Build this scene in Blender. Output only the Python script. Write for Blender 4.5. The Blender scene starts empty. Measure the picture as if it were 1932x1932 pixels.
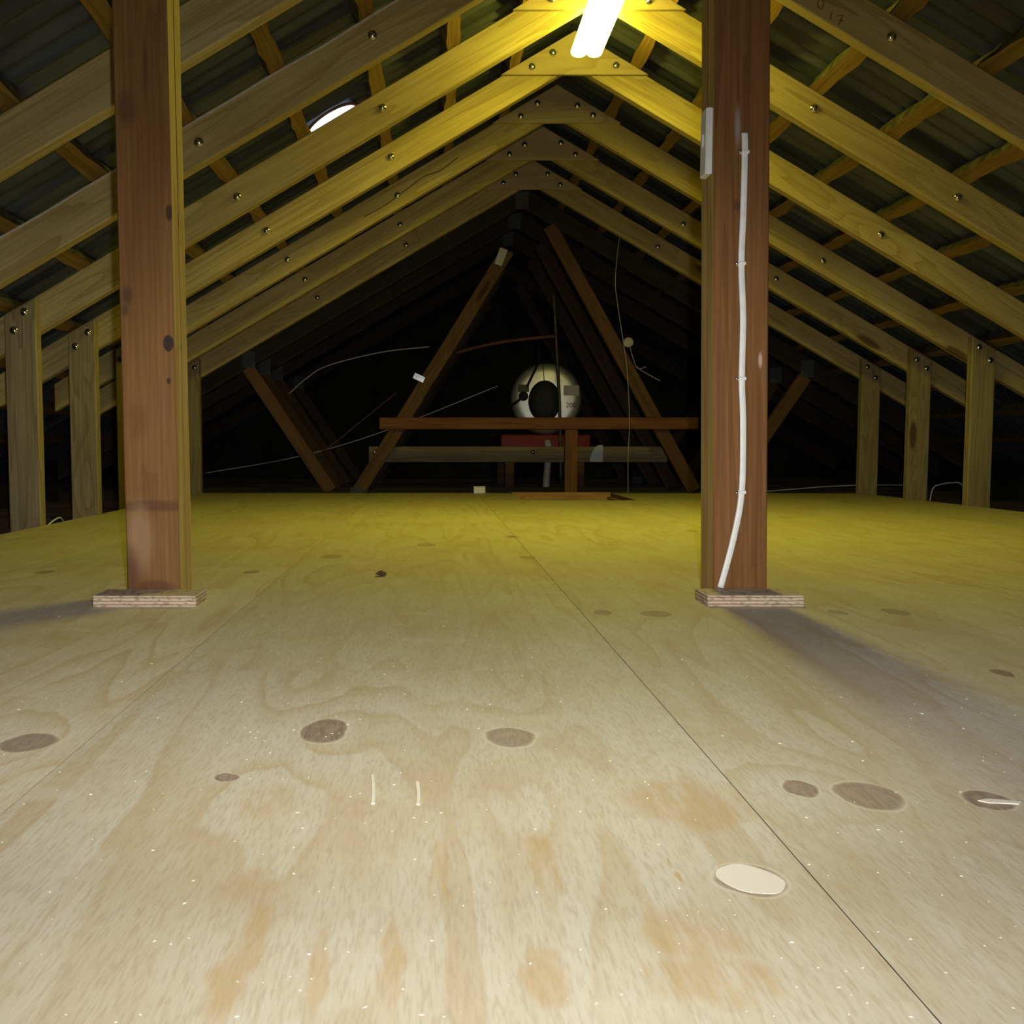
import bpy, bmesh, math, random
from mathutils import Vector, Matrix
random.seed(7)
S = bpy.context.scene
C = S.collection

# ------------------------------------------------------------------ camera
cam_d = bpy.data.cameras.new('camera')
cam_d.sensor_width = 36.0
cam_d.lens = 1870.0 / 1932.0 * 36.0
cam_d.shift_x = (966 - 820) / 1932.0
cam_d.clip_start = 0.02
cam = bpy.data.objects.new('camera', cam_d)
cam.location = (0, 0, 0.285)
cam.rotation_euler = (math.radians(90 - 3.885), 0, 0)
C.objects.link(cam)
S.camera = cam

# ------------------------------------------------------------------ world, flash, exposure
W = bpy.data.worlds.new('world')
W.use_nodes = True
W.node_tree.nodes['Background'].inputs[0].default_value = (0.010, 0.011, 0.014, 1)
W.node_tree.nodes['Background'].inputs[1].default_value = 0.15
S.world = W
S.cycles.adaptive_threshold = 0.03; S.cycles.max_bounces = 4; S.cycles.use_light_tree = False; S.cycles.diffuse_bounces = 2; S.cycles.glossy_bounces = 2; S.cycles.transmission_bounces = 2
S.view_settings.view_transform = 'Standard'
S.view_settings.look = 'None'
S.view_settings.exposure = 0.0
S.view_settings.gamma = 1.0
S.view_settings.use_curve_mapping = False

# the flash unit of the camera that took the picture, beside and above the lens: a core beam and a weak wide spill
def flash(name, energy, cone, tilt, sx):
    fl = bpy.data.lights.new(name, 'SPOT')
    fl.energy = energy
    fl.color = (1.0, 0.975, 0.95)
    fl.spot_size = math.radians(cone)
    fl.spot_blend = 1.0
    fl.shadow_soft_size = 0.008
    o = bpy.data.objects.new(name, fl)
    o.location = (0.032, -0.01, 0.325)
    o.rotation_euler = (math.radians(90 + tilt), 0, math.radians(0.5))
    o.scale = (sx, 1, 1)
    C.objects.link(o)
flash('camera_flash', 57, 46, -6.0, 3.2)
flash('camera_flash_spill', 43, 90, -6.0, 2.4)

LAMP_STRENGTH = 60.0
LAMP_COLOR = (1.0, 0.90, 0.072)

# ------------------------------------------------------------------ node helpers
class NT:
    def __init__(s, name):
        s.m = bpy.data.materials.new(name); s.m.use_nodes = True
        s.t = s.m.node_tree; s.n = s.t.nodes
        s.b = s.n['Principled BSDF']
    def put(s, sock, v):
        if v is None: return
        if isinstance(v, bpy.types.NodeSocket): s.t.links.new(v, sock)
        else:
            if hasattr(sock.default_value, '__len__') and len(sock.default_value) == 4 and len(v) == 3: v = (*v, 1)
            sock.default_value = v
    def math(s, op, a, b=None, c=None, clamp=False):
        n = s.n.new('ShaderNodeMath'); n.operation = op; n.use_clamp = clamp
        s.put(n.inputs[0], a); s.put(n.inputs[1], b); s.put(n.inputs[2], c)
        return n.outputs[0]
    def vec(s, op, a, b=None):
        n = s.n.new('ShaderNodeVectorMath'); n.operation = op
        s.put(n.inputs[0], a); s.put(n.inputs[1], b)
        return n.outputs['Value'] if op in ('LENGTH', 'DOT_PRODUCT', 'DISTANCE') else n.outputs[0]
    def comb(s, x, y, z):
        n = s.n.new('ShaderNodeCombineXYZ')
        for i, v in enumerate((x, y, z)): s.put(n.inputs[i], v)
        return n.outputs[0]
    def sep(s, v):
        n = s.n.new('ShaderNodeSeparateXYZ'); s.put(n.inputs[0], v); return n.outputs
    def noise(s, v, scale=1.0, detail=2.0, rough=0.5, dist=0.0):
        n = s.n.new('ShaderNodeTexNoise'); s.put(n.inputs['Vector'], v)
        n.inputs['Scale'].default_value = scale; n.inputs['Detail'].default_value = detail
        n.inputs['Roughness'].default_value = rough; n.inputs['Distortion'].default_value = dist
        return n.outputs[0]
    def voro(s, v, scale=1.0):
        n = s.n.new('ShaderNodeTexVoronoi'); s.put(n.inputs['Vector'], v)
        n.inputs['Scale'].default_value = scale
        return n.outputs['Distance'], n.outputs['Color']
    def remap(s, v, a, b, c=0.0, d=1.0, smooth=True):
        n = s.n.new('ShaderNodeMapRange'); n.interpolation_type = 'SMOOTHSTEP' if smooth else 'LINEAR'
        s.put(n.inputs[0], v)
        for i, x in enumerate((a, b, c, d)): n.inputs[i + 1].default_value = x
        return n.outputs[0]
    def mix(s, f, a, b, mode='MIX'):
        n = s.n.new('ShaderNodeMix'); n.data_type = 'RGBA'; n.blend_type = mode
        s.put(n.inputs[0], f); s.put(n.inputs[6], a); s.put(n.inputs[7], b)
        return n.outputs[2]
    def obj(s):
        return s.n.new('ShaderNodeTexCoord').outputs['Object']
    def pos(s):
        return s.n.new('ShaderNodeNewGeometry').outputs['Position']
    def rnd(s):
        return s.n.new('ShaderNodeObjectInfo').outputs['Random']
    def bump(s, h, strength=0.3, dist=0.002):
        n = s.n.new('ShaderNodeBump'); s.put(n.inputs['Height'], h)
        n.inputs['Strength'].default_value = strength; n.inputs['Distance'].default_value = dist
        s.t.links.new(n.outputs[0], s.b.inputs['Normal'])
    def fin(s, col=None, rough=0.6, metal=0.0, spec=0.35):
        s.put(s.b.inputs['Base Color'], col); s.put(s.b.inputs['Roughness'], rough)
        s.put(s.b.inputs['Metallic'], metal); s.put(s.b.inputs['Specular IOR Level'], spec)
        return s.m

def plain(name, col, rough=0.5, metal=0.0, var=0.12, scale=30, spec=0.35):
    k = NT(name)
    n = k.noise(k.obj(), scale, 3)
    c = k.mix(k.remap(n, 0.3, 0.7), tuple(x * (1 - var) for x in col), tuple(min(1, x * (1 + var)) for x in col))
    k.bump(n, 0.1, 0.001)
    return k.fin(c, rough, metal, spec)

def timber(name, light, dark, knot, gs=1.0, rough=0.68, sawn=0.0, knots=1.0, spots=(), contrast=0.75):
    """sawn timber, grain along local X"""
    k = NT(name)
    o = k.obj(); r = k.rnd()
    q = k.vec('ADD', o, k.comb(k.math('MULTIPLY', r, 37.0), k.math('MULTIPLY', r, 11.3), k.math('MULTIPLY', r, 23.7)))
    low = k.noise(k.vec('MULTIPLY', q, (0.55 * gs, 9 * gs, 9 * gs)), 1, 2, 0.5, 0.3)
    vd, vc = k.voro(k.vec('MULTIPLY', q, (1.7, 7.0, 7.0)), 1)
    kr = k.sep(vc)[0]
    kmask = k.math('MULTIPLY', k.remap(vd, 0.09, 0.17, 1, 0), k.math('GREATER_THAN', kr, 1 - 0.45 * knots))
    halo = k.math('MULTIPLY', k.remap(vd, 0.1, 0.5, 0.25, 0), k.math('GREATER_THAN', kr, 1 - 0.45 * knots))
    f = k.math('FRACT', k.math('MULTIPLY', k.math('ADD', low, halo), 9.0))
    band = k.math('POWER', f, 2.2)
    fine = k.noise(k.vec('MULTIPLY', q, (4, 170, 170)), 1, 2)
    blot = k.noise(k.vec('MULTIPLY', q, (2.2, 5, 5)), 1, 3)
    c = k.mix(k.math('MULTIPLY', band, contrast), light, dark)
    c = k.mix(k.remap(blot, 0.35, 0.75, 0, 0.45), c, dark)
    c = k.mix(k.remap(fine, 0.3, 0.7, 0.0, 0.3), c, dark, 'MULTIPLY')
    c = k.mix(k.math('MULTIPLY', kmask, 0.85), c, knot)
    ox = k.sep(o)
    for (ax, az, rx, rz, col, amt, soft) in [(a_, -z_, *r_) for a_, z_, *r_ in spots]:      # stains with a place of their own
        d = k.vec('LENGTH', k.vec('MULTIPLY', k.vec('SUBTRACT', k.vec('ADD', o, k.vec('MULTIPLY', k.comb(low, fine, low), (0.02, 0, 0.012))), (ax + 0.01, 0, az + 0.006)), (1 / rx, 0, 1 / rz)))
        c = k.mix(k.math('MULTIPLY', k.remap(d, 1 - soft, 1 + soft, 1, 0), amt), c, col)
    hgt = fine
    if sawn:
        wv = k.math('SINE', k.math('MULTIPLY', k.math('ADD', ox[0], k.math('MULTIPLY', low, 0.02)), 2 * math.pi / 0.011))
        c = k.mix(k.math('MULTIPLY', k.remap(wv, 0.3, 1.0), 0.18 * sawn), c, dark)
    k.bump(hgt, 0.35, 0.0015)
    return k.fin(c, rough, 0, 0.25)

# ------------------------------------------------------------------ materials
M = {}
M['pine'] = timber('pine_rafter', (0.58, 0.47, 0.21), (0.39, 0.285, 0.10), (0.10, 0.05, 0.02), sawn=0.5)
M['stud'] = timber('pine_stud', (0.42, 0.35, 0.18), (0.26, 0.19, 0.08), (0.09, 0.05, 0.02), gs=1.3)
M['old'] = timber('old_brown_timber', (0.24, 0.130, 0.05), (0.13, 0.065, 0.022), (0.05, 0.02, 0.01))
M['dark'] = timber('shade_dark_timber', (0.060, 0.042, 0.025), (0.035, 0.022, 0.012), (0.02, 0.01, 0.005))  # shade on the old rafters and bottom chords, put into their colour
M['purlin'] = timber('purlin_timber', (0.28, 0.175, 0.048), (0.17, 0.095, 0.025), (0.08, 0.04, 0.015), knots=0.5)
M['bark'] = plain('waney_bark', (0.07, 0.06, 0.035), 0.9, 0, 0.5, 25)
M['tie'] = timber('tie_timber', (0.34, 0.15, 0.05), (0.18, 0.07, 0.02), (0.05, 0.02, 0.01))
M['trim'] = timber('hatch_timber', (0.62, 0.36, 0.10), (0.45, 0.22, 0.05), (0.1, 0.05, 0.02))
PR, PD, PK = (0.250, 0.116, 0.036), (0.155, 0.064, 0.018), (0.06, 0.022, 0.012)
INK = (0.028, 0.018, 0.020)
# local X runs up the post, local Z runs across it
M['post_l'] = timber('left_post_timber', (0.265, 0.137, 0.040), (0.180, 0.083, 0.023), PK, gs=0.8, knots=0.35, contrast=0.5, spots=(
    (0.468, 0.038, 0.015, 0.0095, INK, 0.92, 0.12), (0.700, 0.045, 0.014, 0.006, INK, 0.9, 0.3),
    (0.400, 0.037, 0.006, 0.004, INK, 0.8, 0.3), (0.555, -0.035, 0.016, 0.009, INK, 0.7, 0.5),
    (0.528, -0.040, 0.010, 0.006, INK, 0.6, 0.5), (0.885, -0.028, 0.028, 0.014, (0.08, 0.03, 0.02), 0.55, 0.6),
    (0.330, -0.020, 0.030, 0.018, (0.15, 0.05, 0.02), 0.45, 0.7), (0.172, 0.0, 0.010, 0.07, (0.10, 0.04, 0.02), 0.65, 0.4),
    (0.110, -0.022, 0.060, 0.022, (0.36, 0.23, 0.13), 0.60, 0.5), (0.045, -0.045, 0.05, 0.022, (0.10, 0.04, 0.02), 0.7, 0.5),
    (0.62, -0.02, 0.10, 0.05, (0.13, 0.055, 0.018), 0.45, 0.8), (0.78, 0.03, 0.12, 0.03, (0.13, 0.055, 0.018), 0.4, 0.8), (0.022, 0.005, 0.012, 0.035, (0.10, 0.04, 0.02), 0.6, 0.4), (0.950, 0.008, 0.05, 0.004, (0.08, 0.03, 0.02), 0.5, 0.5)))
M['post_r'] = timber('right_post_timber', PR, PD, PK, gs=1.5, knots=0.2, contrast=0.6, spots=(
    (0.715, -0.008, 0.010, 0.006, (0.08, 0.03, 0.02), 0.6, 0.5), (0.437, 0.036, 0.013, 0.003, (0.62, 0.45, 0.36), 0.8, 0.5),
    (0.855, -0.008, 0.03, 0.004, (0.55, 0.5, 0.45), 0.45, 0.8)))
M['post_side'] = timber('post_lamplit_side', (0.56, 0.42, 0.16), (0.38, 0.26, 0.08), PK, gs=1.2, knots=0.4)  # post sides coloured paler: lamp light painted into the timber
M['bolt'] = plain('zinc_bolt', (0.72, 0.72, 0.70), 0.17, 1.0, 0.08, 60)
M['plate'] = plain('galvanised_plate', (0.10, 0.105, 0.11), 0.75, 0.3, 0.2, 60)
M['white'] = plain('white_plastic', (0.86, 0.87, 0.85), 0.4, 0, 0.04, 40)
M['cable'] = plain('white_cable_sheath', (0.84, 0.86, 0.83), 0.45, 0, 0.05, 60)
M['pvc'] = plain('pvc_pipe', (0.70, 0.66, 0.52), 0.4, 0, 0.08, 30)
M['grey'] = plain('grey_wire', (0.55, 0.55, 0.52), 0.5, 0.2, 0.1, 60)
M['black'] = plain('black_rubber', (0.02, 0.02, 0.022), 0.6, 0, 0.2, 40)
M['red'] = plain('red_paint', (0.33, 0.018, 0.012), 0.5, 0, 0.2, 20)
M['rust'] = plain('brown_pipe', (0.22, 0.10, 0.05), 0.6, 0.2, 0.3, 30)
M['copper'] = plain('dull_copper_pipe', (0.16, 0.13, 0.08), 0.5, 0.4, 0.3, 30)
M['leaf'] = plain('dry_leaf', (0.09, 0.05, 0.025), 0.8, 0, 0.4, 90)
M['sliver'] = plain('fresh_wood_sliver', (0.86, 0.80, 0.62), 0.7, 0, 0.06, 90)
M['putty'] = None
M['ply_edge'] = plain('dusty_plywood_edge', (0.17, 0.12, 0.075), 0.9, 0, 0.3, 60)
M['wane'] = plain('pale_waney_wood', (0.62, 0.56, 0.44), 0.8, 0, 0.15, 40)
M['red_pencil'] = plain('red_pencil', (0.30, 0.05, 0.03), 0.8, 0, 0.2, 80)
M['paper'] = plain('paper_tag', (0.70, 0.68, 0.62), 0.7, 0, 0.05, 40)
M['olive'] = plain('olive_label', (0.16, 0.16, 0.07), 0.6, 0, 0.1, 40)
M['ink'] = plain('black_print', (0.03, 0.03, 0.03), 0.7, 0, 0.1, 40)
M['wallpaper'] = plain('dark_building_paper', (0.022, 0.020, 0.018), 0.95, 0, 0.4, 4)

k = NT('end_grain_plywood')                      # gusset plates: pale ply, vertical faint grain
q = k.vec('ADD', k.obj(), k.comb(k.math('MULTIPLY', k.rnd(), 9.0), 0, k.math('MULTIPLY', k.rnd(), 5.0)))
n = k.noise(k.vec('MULTIPLY', q, (1.2, 6, 9)), 1, 2, 0.5, 0.3)
b = k.math('POWER', k.math('FRACT', k.math('MULTIPLY', n, 8)), 2)
M['gusset'] = (k.bump(k.noise(k.vec('MULTIPLY', q, (8, 90, 160)), 1, 2), 0.2, 0.001),
               k.fin(k.mix(k.math('MULTIPLY', b, 0.6), (0.50, 0.40, 0.23), (0.36, 0.26, 0.13)), 0.7))[1]

k = NT('galvanised_roof_iron')
p = k.pos()
st = k.noise(k.vec('MULTIPLY', p, (1.2, 9, 1.2)), 1, 4, 0.6)
bl = k.noise(p, 2.3, 4, 0.6)
c = k.mix(k.remap(st, 0.35, 0.7), (0.036, 0.043, 0.056), (0.10, 0.112, 0.135))
c = k.mix(k.remap(bl, 0.55, 0.75, 0, 0.4), c, (0.05, 0.043, 0.035))
M['roof'] = k.fin(c, k.remap(bl, 0.3, 0.7, 0.38, 0.62), 0.3, 0.4)

k = NT('plywood_block')                          # veneer layers show on the cut edges
o = k.obj(); z = k.sep(o)[2]
nz = k.noise(k.vec('MULTIPLY', o, (25, 25, 130)), 1, 2)
ly = k.math('SINE', k.math('ADD', k.math('MULTIPLY', z, 2 * math.pi / 0.0062), k.math('MULTIPLY', nz, 2.5)))
c = k.mix(k.remap(ly, -0.2, 0.75), (0.60, 0.50, 0.37), (0.36, 0.24, 0.15))
c = k.mix(k.remap(k.noise(k.vec('MULTIPLY', o, (110, 40, 260)), 1, 2), 0.52, 0.66, 0, 0.55), c, (0.17, 0.10, 0.06))
M['block'] = k.fin(c, 0.7)

k = NT('insulation_dust')
p = k.pos()
c = k.mix(k.noise(p, 14, 4), (0.020, 0.017, 0.013), (0.065, 0.055, 0.042))
M['insul'] = k.fin(c, 0.95)

k = NT('filler_patch')
c = k.mix(k.noise(k.vec('MULTIPLY', k.obj(), (60, 250, 10)), 1, 3), (0.86, 0.80, 0.64), (0.92, 0.88, 0.74))
M['putty'] = k.fin(c, 0.65)

def emis(name, col, strength):
    k = NT(name)
    k.put(k.b.inputs['Emission Color'], col); k.b.inputs['Emission Strength'].default_value = strength
    return k.fin(col, 0.4)
M['glow'] = emis('lit_diffuser', LAMP_COLOR, LAMP_STRENGTH)
M['sky'] = emis('daylight_through_vent', (0.86, 0.90, 1.0), 1.3)

# floor plywood: contour bands of a stretched field, pulled into rings around each knot
KNOTS = [  # x, y, rx, ry, darkness, ring pull
    (-0.110, 0.974, 0.024, 0.042, 0.95, 0.55), (0.074, 0.951, 0.025, 0.034, 0.75, 0.25), (-0.390, 0.935, 0.027, 0.032, 0.85, 0.35),
    (-0.179, 0.835, 0.012, 0.010, 0.95, 0.10), (0.304, 0.806, 0.0155, 0.020, 0.85, 0.25), (0.354, 0.791, 0.026, 0.034, 0.75, 0.30),
    (0.446, 0.779, 0.019, 0.022, 0.9, 0.15), (0.712, 1.223, 0.012, 0.022, 0.9, 0.1), (0.374, 1.659, 0.028, 0.034, 0.6, 0.15),
    (0.287, 1.675, 0.017, 0.030, 0.65, 0.1), (0.789, 1.68, 0.022, 0.040, 0.6, 0.1), (0.687, 1.675, 0.016, 0.030, 0.55, 0.1),
    (-0.875, 2.212, 0.022, 0.035, 0.7, 0.1), (-0.411, 2.212, 0.020, 0.030, 0.7, 0.1), (-0.264, 2.518, 0.030, 0.05, 0.55, 0.1),
    (0.235, 2.494, 0.022, 0.04, 0.6, 0.05), (-0.023, 2.813, 0.030, 0.05, 0.55, 0.1), (0.207, 0.634, 0.0235, 0.0255, 0.75, 0.0)]
STAINS = [  # x, y, rx, ry, strength: brown patches in the face veneer of the near sheet
    (0.205, 0.775, 0.060, 0.060, 0.55), (-0.135, 0.785, 0.026, 0.045, 0.40), (0.150, 0.555, 0.032, 0.040, 0.55), (0.150, 0.505, 0.040, 0.022, 0.5),
    (0.072, 0.655, 0.012, 0.075, 0.55), (0.060, 0.510, 0.014, 0.035, 0.55), (-0.108, 0.530, 0.012, 0.075, 0.6), (-0.125, 0.62, 0.022, 0.03, 0.35),
    (-0.025, 0.525, 0.009, 0.060, 0.6), (0.002, 0.64, 0.008, 0.07, 0.50), (-0.062, 0.525, 0.007, 0.05, 0.45), (0.158, 0.640, 0.0022, 0.010, 1.0), (0.156, 0.664, 0.0016, 0.012, 0.9)]
def floor_mat(x0, x1, y0, y1):
    knots = [q_ for q_ in KNOTS if x0 < q_[0] < x1 and y0 < q_[1] < y1]
    k = NT('floor_plywood')
    p = k.pos(); r = k.rnd(); px = k.sep(p)
    wob = k.vec('MULTIPLY', k.vec('SUBTRACT', k.n.new('ShaderNodeTexNoise').outputs['Color'], (0.5, 0.5, 0.5)), (0.012, 0.02, 0))
    wn = [n for n in k.n if n.type == 'TEX_NOISE'][-1]
    wn.inputs['Scale'].default_value = 22; wn.inputs['Detail'].default_value = 3; k.put(wn.inputs['Vector'], p)
    pw = k.vec('ADD', p, wob)
    pw2 = k.vec('ADD', p, k.vec('MULTIPLY', wob, (2.2, 3.0, 0)))
    q = k.vec('ADD', p, k.comb(k.math('MULTIPLY', r, 31.0), k.math('MULTIPLY', r, 17.0), k.math('MULTIPLY', r, 5.0)))
    low = k.noise(k.vec('MULTIPLY', q, (6.0, 0.75, 1)), 1, 2, 0.45, 0.25)
    mid = k.noise(k.vec('MULTIPLY', q, (26, 5.5, 1)), 1, 2)
    F = k.math('ADD', low, k.math('MULTIPLY', mid, 0.06))
    masks = []
    for (kx, ky, rx, ry, dk, pull) in knots:
        d = k.vec('LENGTH', k.vec('MULTIPLY', k.vec('SUBTRACT', pw, (kx, ky, 0)), (1 / rx, 1 / ry, 0)))
        masks.append((d, dk))
        if pull > 0.12:
            g = k.math('EXPONENT', k.math('MULTIPLY', k.math('POWER', d, 2.0), -0.10))
            F = k.math('ADD', F, k.math('MULTIPLY', g, pull * 0.45))
    fr = k.math('FRACT', k.math('MULTIPLY', F, 9.0))
    band = k.math('POWER', k.math('SUBTRACT', 1.0, fr), 3.0)
    band = k.math('MULTIPLY', band, k.remap(fr, 0.0, 0.10))
    amt = k.remap(k.noise(k.vec('MULTIPLY', q, (2.3, 1.5, 1)), 1, 2), 0.3, 0.7, 0.22, 0.85)
    fib = k.noise(k.vec('MULTIPLY', q, (430, 55, 1)), 1, 2, 0.6)
    mot = k.noise(k.vec('MULTIPLY', q, (7, 3.5, 1)), 1, 4, 0.6)
    c = k.mix(k.math('MULTIPLY', band, amt), (0.72, 0.665, 0.52), (0.56, 0.405, 0.205))
    c = k.mix(k.remap(mot, 0.40, 0.75, 0, 0.55), c, (0.60, 0.485, 0.30))
    c = k.mix(k.remap(fib, 0.42, 0.72, 0, 0.42), c, (0.47, 0.37, 0.24))
    pale = k.noise(k.vec('MULTIPLY', q, (9, 14, 1)), 1, 3)
    c = k.mix(k.remap(pale, 0.58, 0.78, 0, 0.5), c, (0.78, 0.71, 0.56))
    streak = k.remap(k.noise(k.vec('MULTIPLY', q, (60, 10, 1)), 1, 3, 0.65), 0.30, 0.62)
    c = k.mix(k.math('MULTIPLY', k.remap(streak, 0.4, 1.0), 0.14), c, (0.55, 0.40, 0.20))
    tint = k.math('MULTIPLY_ADD', r, 0.16, 0.90)
    c = k.mix(1.0, c, k.comb(tint, tint, tint), 'MULTIPLY')
    for (sx, sy, rx, ry, am) in STAINS:
        if x0 < sx < x1 and y0 < sy < y1:
            d = k.vec('LENGTH', k.vec('MULTIPLY', k.vec('SUBTRACT', pw2, (sx, sy, 0)), (1 / rx, 1 / ry, 0)))
            c = k.mix(k.math('MULTIPLY', k.remap(d, 0.55, 1.15, 1, 0), k.math('MULTIPLY', k.remap(streak, -0.5, 1.0), am)), c, (0.55, 0.375, 0.165))
    vd, vc = k.voro(k.vec('MULTIPLY', pw, (3.1, 1.9, 0.01)), 1)        # scattered small knots farther off
    far = k.remap(px[1], 1.55, 1.9)
    ks = k.sep(vc)
    kk = k.math('MULTIPLY', k.math('MULTIPLY', k.remap(vd, 0.05, 0.085, 1, 0), k.math('GREATER_THAN', ks[0], 0.25)), k.math('MULTIPLY', far, k.math('MULTIPLY_ADD', ks[1], 0.5, 0.2)))
    c = k.mix(kk, c, (0.20, 0.125, 0.07))
    kcol = k.mix(k.remap(fib, 0.35, 0.65), (0.22, 0.15, 0.11), (0.37, 0.265, 0.195))
    for d, dk in masks:
        ring = k.math('MULTIPLY_ADD', k.math('SINE', k.math('MULTIPLY', d, 11)), 0.05, 0.90)
        c = k.mix(k.math('MULTIPLY', k.math('MULTIPLY', k.remap(d, 0.86, 1.02, 1, 0), ring), dk), c, kcol)
        rim = k.math('MULTIPLY', k.remap(d, 0.97, 1.03), k.remap(d, 1.03, 1.12, 1, 0))
        c = k.mix(k.math('MULTIPLY', rim, 0.5), c, (0.80, 0.72, 0.56))
    k.bump(fib, 0.18, 0.0012)
    return k.fin(c, 0.62, 0, 0.3)

# ------------------------------------------------------------------ mesh helpers
def link(o, parent=None, loc=None, rot=None):
    C.objects.link(o)
    if parent: o.parent = parent
    if loc is not None: o.location = loc
    if rot is not None: o.rotation_euler = rot
    return o
def mesh(name, bm, mats, smooth=False):
    bmesh.ops.recalc_face_normals(bm, faces=bm.faces[:])
    me = bpy.data.meshes.new(name); bm.to_mesh(me); bm.free()
    for m in (mats if isinstance(mats, (list, tuple)) else [mats]): me.materials.append(m)
    if smooth:
        for f in me.polygons: f.use_smooth = True
    return me
def thing(name, label, cat, loc=(0, 0, 0), group=None):
    o = bpy.data.objects.new(name, None); o.empty_display_size = 0.05
    link(o, None, loc); return tag(o, label, cat, group)
def tag(o, label, cat, group=None):
    o['label'] = label; o['category'] = cat
    if group: o['group'] = group
    return o
def part(name, me, parent, loc=(0, 0, 0), rot=(0, 0, 0)):
    return link(bpy.data.objects.new(name, me), parent, loc, rot)
def box_bm(sx, sy, sz, bev=0.002, off=(0, 0, 0), bm=None):
    b = bmesh.new()
    bmesh.ops.create_cube(b, size=1.0, matrix=Matrix.Translation(off) @ Matrix.Diagonal((sx, sy, sz, 1)))
    if bev: bmesh.ops.bevel(b, geom=b.edges[:], offset=bev, segments=1, affect='EDGES')
    return b
def box(name, sx, sy, sz, mat, bev=0.002):
    return mesh(name, box_bm(sx, sy, sz, bev), mat)
def prism(name, pts, y0, y1, ang, mat, bev=0.003, org=None):
    """polygon in the XZ plane, thick in Y; local X turned to `ang` (about Y) so that grain follows it"""
    b = bmesh.new()
    if org is None: org = (sum(p[0] for p in pts) / len(pts), sum(p[1] for p in pts) / len(pts))
    ca, sa = math.cos(ang), math.sin(ang)
    def tr(p):
        x, z = p[0] - org[0], p[1] - org[1]
        return (x * ca - z * sa, x * sa + z * ca)
    ym = (y0 + y1) / 2
    lo = [b.verts.new((tr(p)[0], y0 - ym, tr(p)[1])) for p in pts]
    hi = [b.verts.new((tr(p)[0], y1 - ym, tr(p)[1])) for p in pts]
    b.faces.new(lo); b.faces.new(hi[::-1])
    for i in range(len(pts)):
        j = (i + 1) % len(pts); b.faces.new((lo[j], lo[i], hi[i], hi[j]))
    if bev: bmesh.ops.bevel(b, geom=b.edges[:], offset=bev, segments=1, affect='EDGES')
    return mesh(name, b, mat), (org[0], ym, org[1]), (0, ang, 0)
def smooth_pts(pts, n=8):
    P = [Vector(p) for p in pts]
    if len(P) < 3: return P
    out = []
    for i in range(len(P) - 1):
        a, b_, c, d = P[max(i - 1, 0)], P[i], P[i + 1], P[min(i + 2, len(P) - 1)]
        for s in range(n):
            t = s / n
            out.append(0.5 * ((2 * b_) + (c - a) * t + (2 * a - 5 * b_ + 4 * c - d) * t * t + (3 * b_ - a - 3 * c + d) * t ** 3))
    out.append(P[-1]); return out
def sweep(name, pts, prof, mat, up=(0, 1, 0), smooth=True):
    """profile (list of (u,v)) carried along a polyline"""
    b = bmesh.new(); rings = []; up = Vector(up)
    for i, p in enumerate(pts):
        t = (pts[min(i + 1, len(pts) - 1)] - pts[max(i - 1, 0)]).normalized()
        s = t.cross(up)
        if s.length < 1e-3: s = t.cross(Vector((1, 0, 0)))
        s.normalize(); w = s.cross(t)
        rings.append([b.verts.new(p + s * u + w * v) for u, v in prof])
    m = len(prof)
    for A, B in zip(rings, rings[1:]):
        for i in range(m): b.faces.new((A[i], A[(i + 1) % m], B[(i + 1) % m], B[i]))
    b.faces.new(rings[0][::-1]); b.faces.new(rings[-1])
    return mesh(name, b, mat, smooth)
def circ(r, n=8): return [(r * math.cos(2 * math.pi * i / n), r * math.sin(2 * math.pi * i / n)) for i in range(n)]
def tube(name, pts, r, mat, n=8, sub=8):
    return sweep(name, smooth_pts(pts, sub), circ(r, n), mat)
def lathe(name, prof, mat, n=32, smooth=True):
    """prof: (radius, height) turned about local Y, height along -Y (towards the viewer)"""
    b = bmesh.new(); rings = []
    for (r, hh) in prof:
        if r < 1e-6: rings.append([b.verts.new((0, -hh, 0))])
        else: rings.append([b.verts.new((r * math.cos(2 * math.pi * i / n), -hh, r * math.sin(2 * math.pi * i / n))) for i in range(n)])
    for A, B in zip(rings, rings[1:]):
        for i in range(n):
            j = (i + 1) % n
            if len(A) == 1: b.faces.new((A[0], B[i], B[j]))
            elif len(B) == 1: b.faces.new((A[i], A[j], B[0]))
            else: b.faces.new((A[i], A[j], B[j], B[i]))
    return mesh(name, b, mat, smooth)

# ------------------------------------------------------------------ measures of the attic
XR = 0.566                       # ridge line
ZU = 1.816                       # underside of rafters at the ridge
SL = 0.58; TH = math.atan(SL)
VT = 0.131                       # vertical depth of a rafter
def under(o): return ZU - SL * o
def top(o): return ZU + VT - SL * o
TRUSS_Y = dict(O=1.75, A=2.35, B=2.95, C=3.55, D=4.15, E=4.75, F=5.35, G=5.95)
FX0, FX1, FY0, FY1 = -1.385, 2.515, -0.9, 5.862

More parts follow.
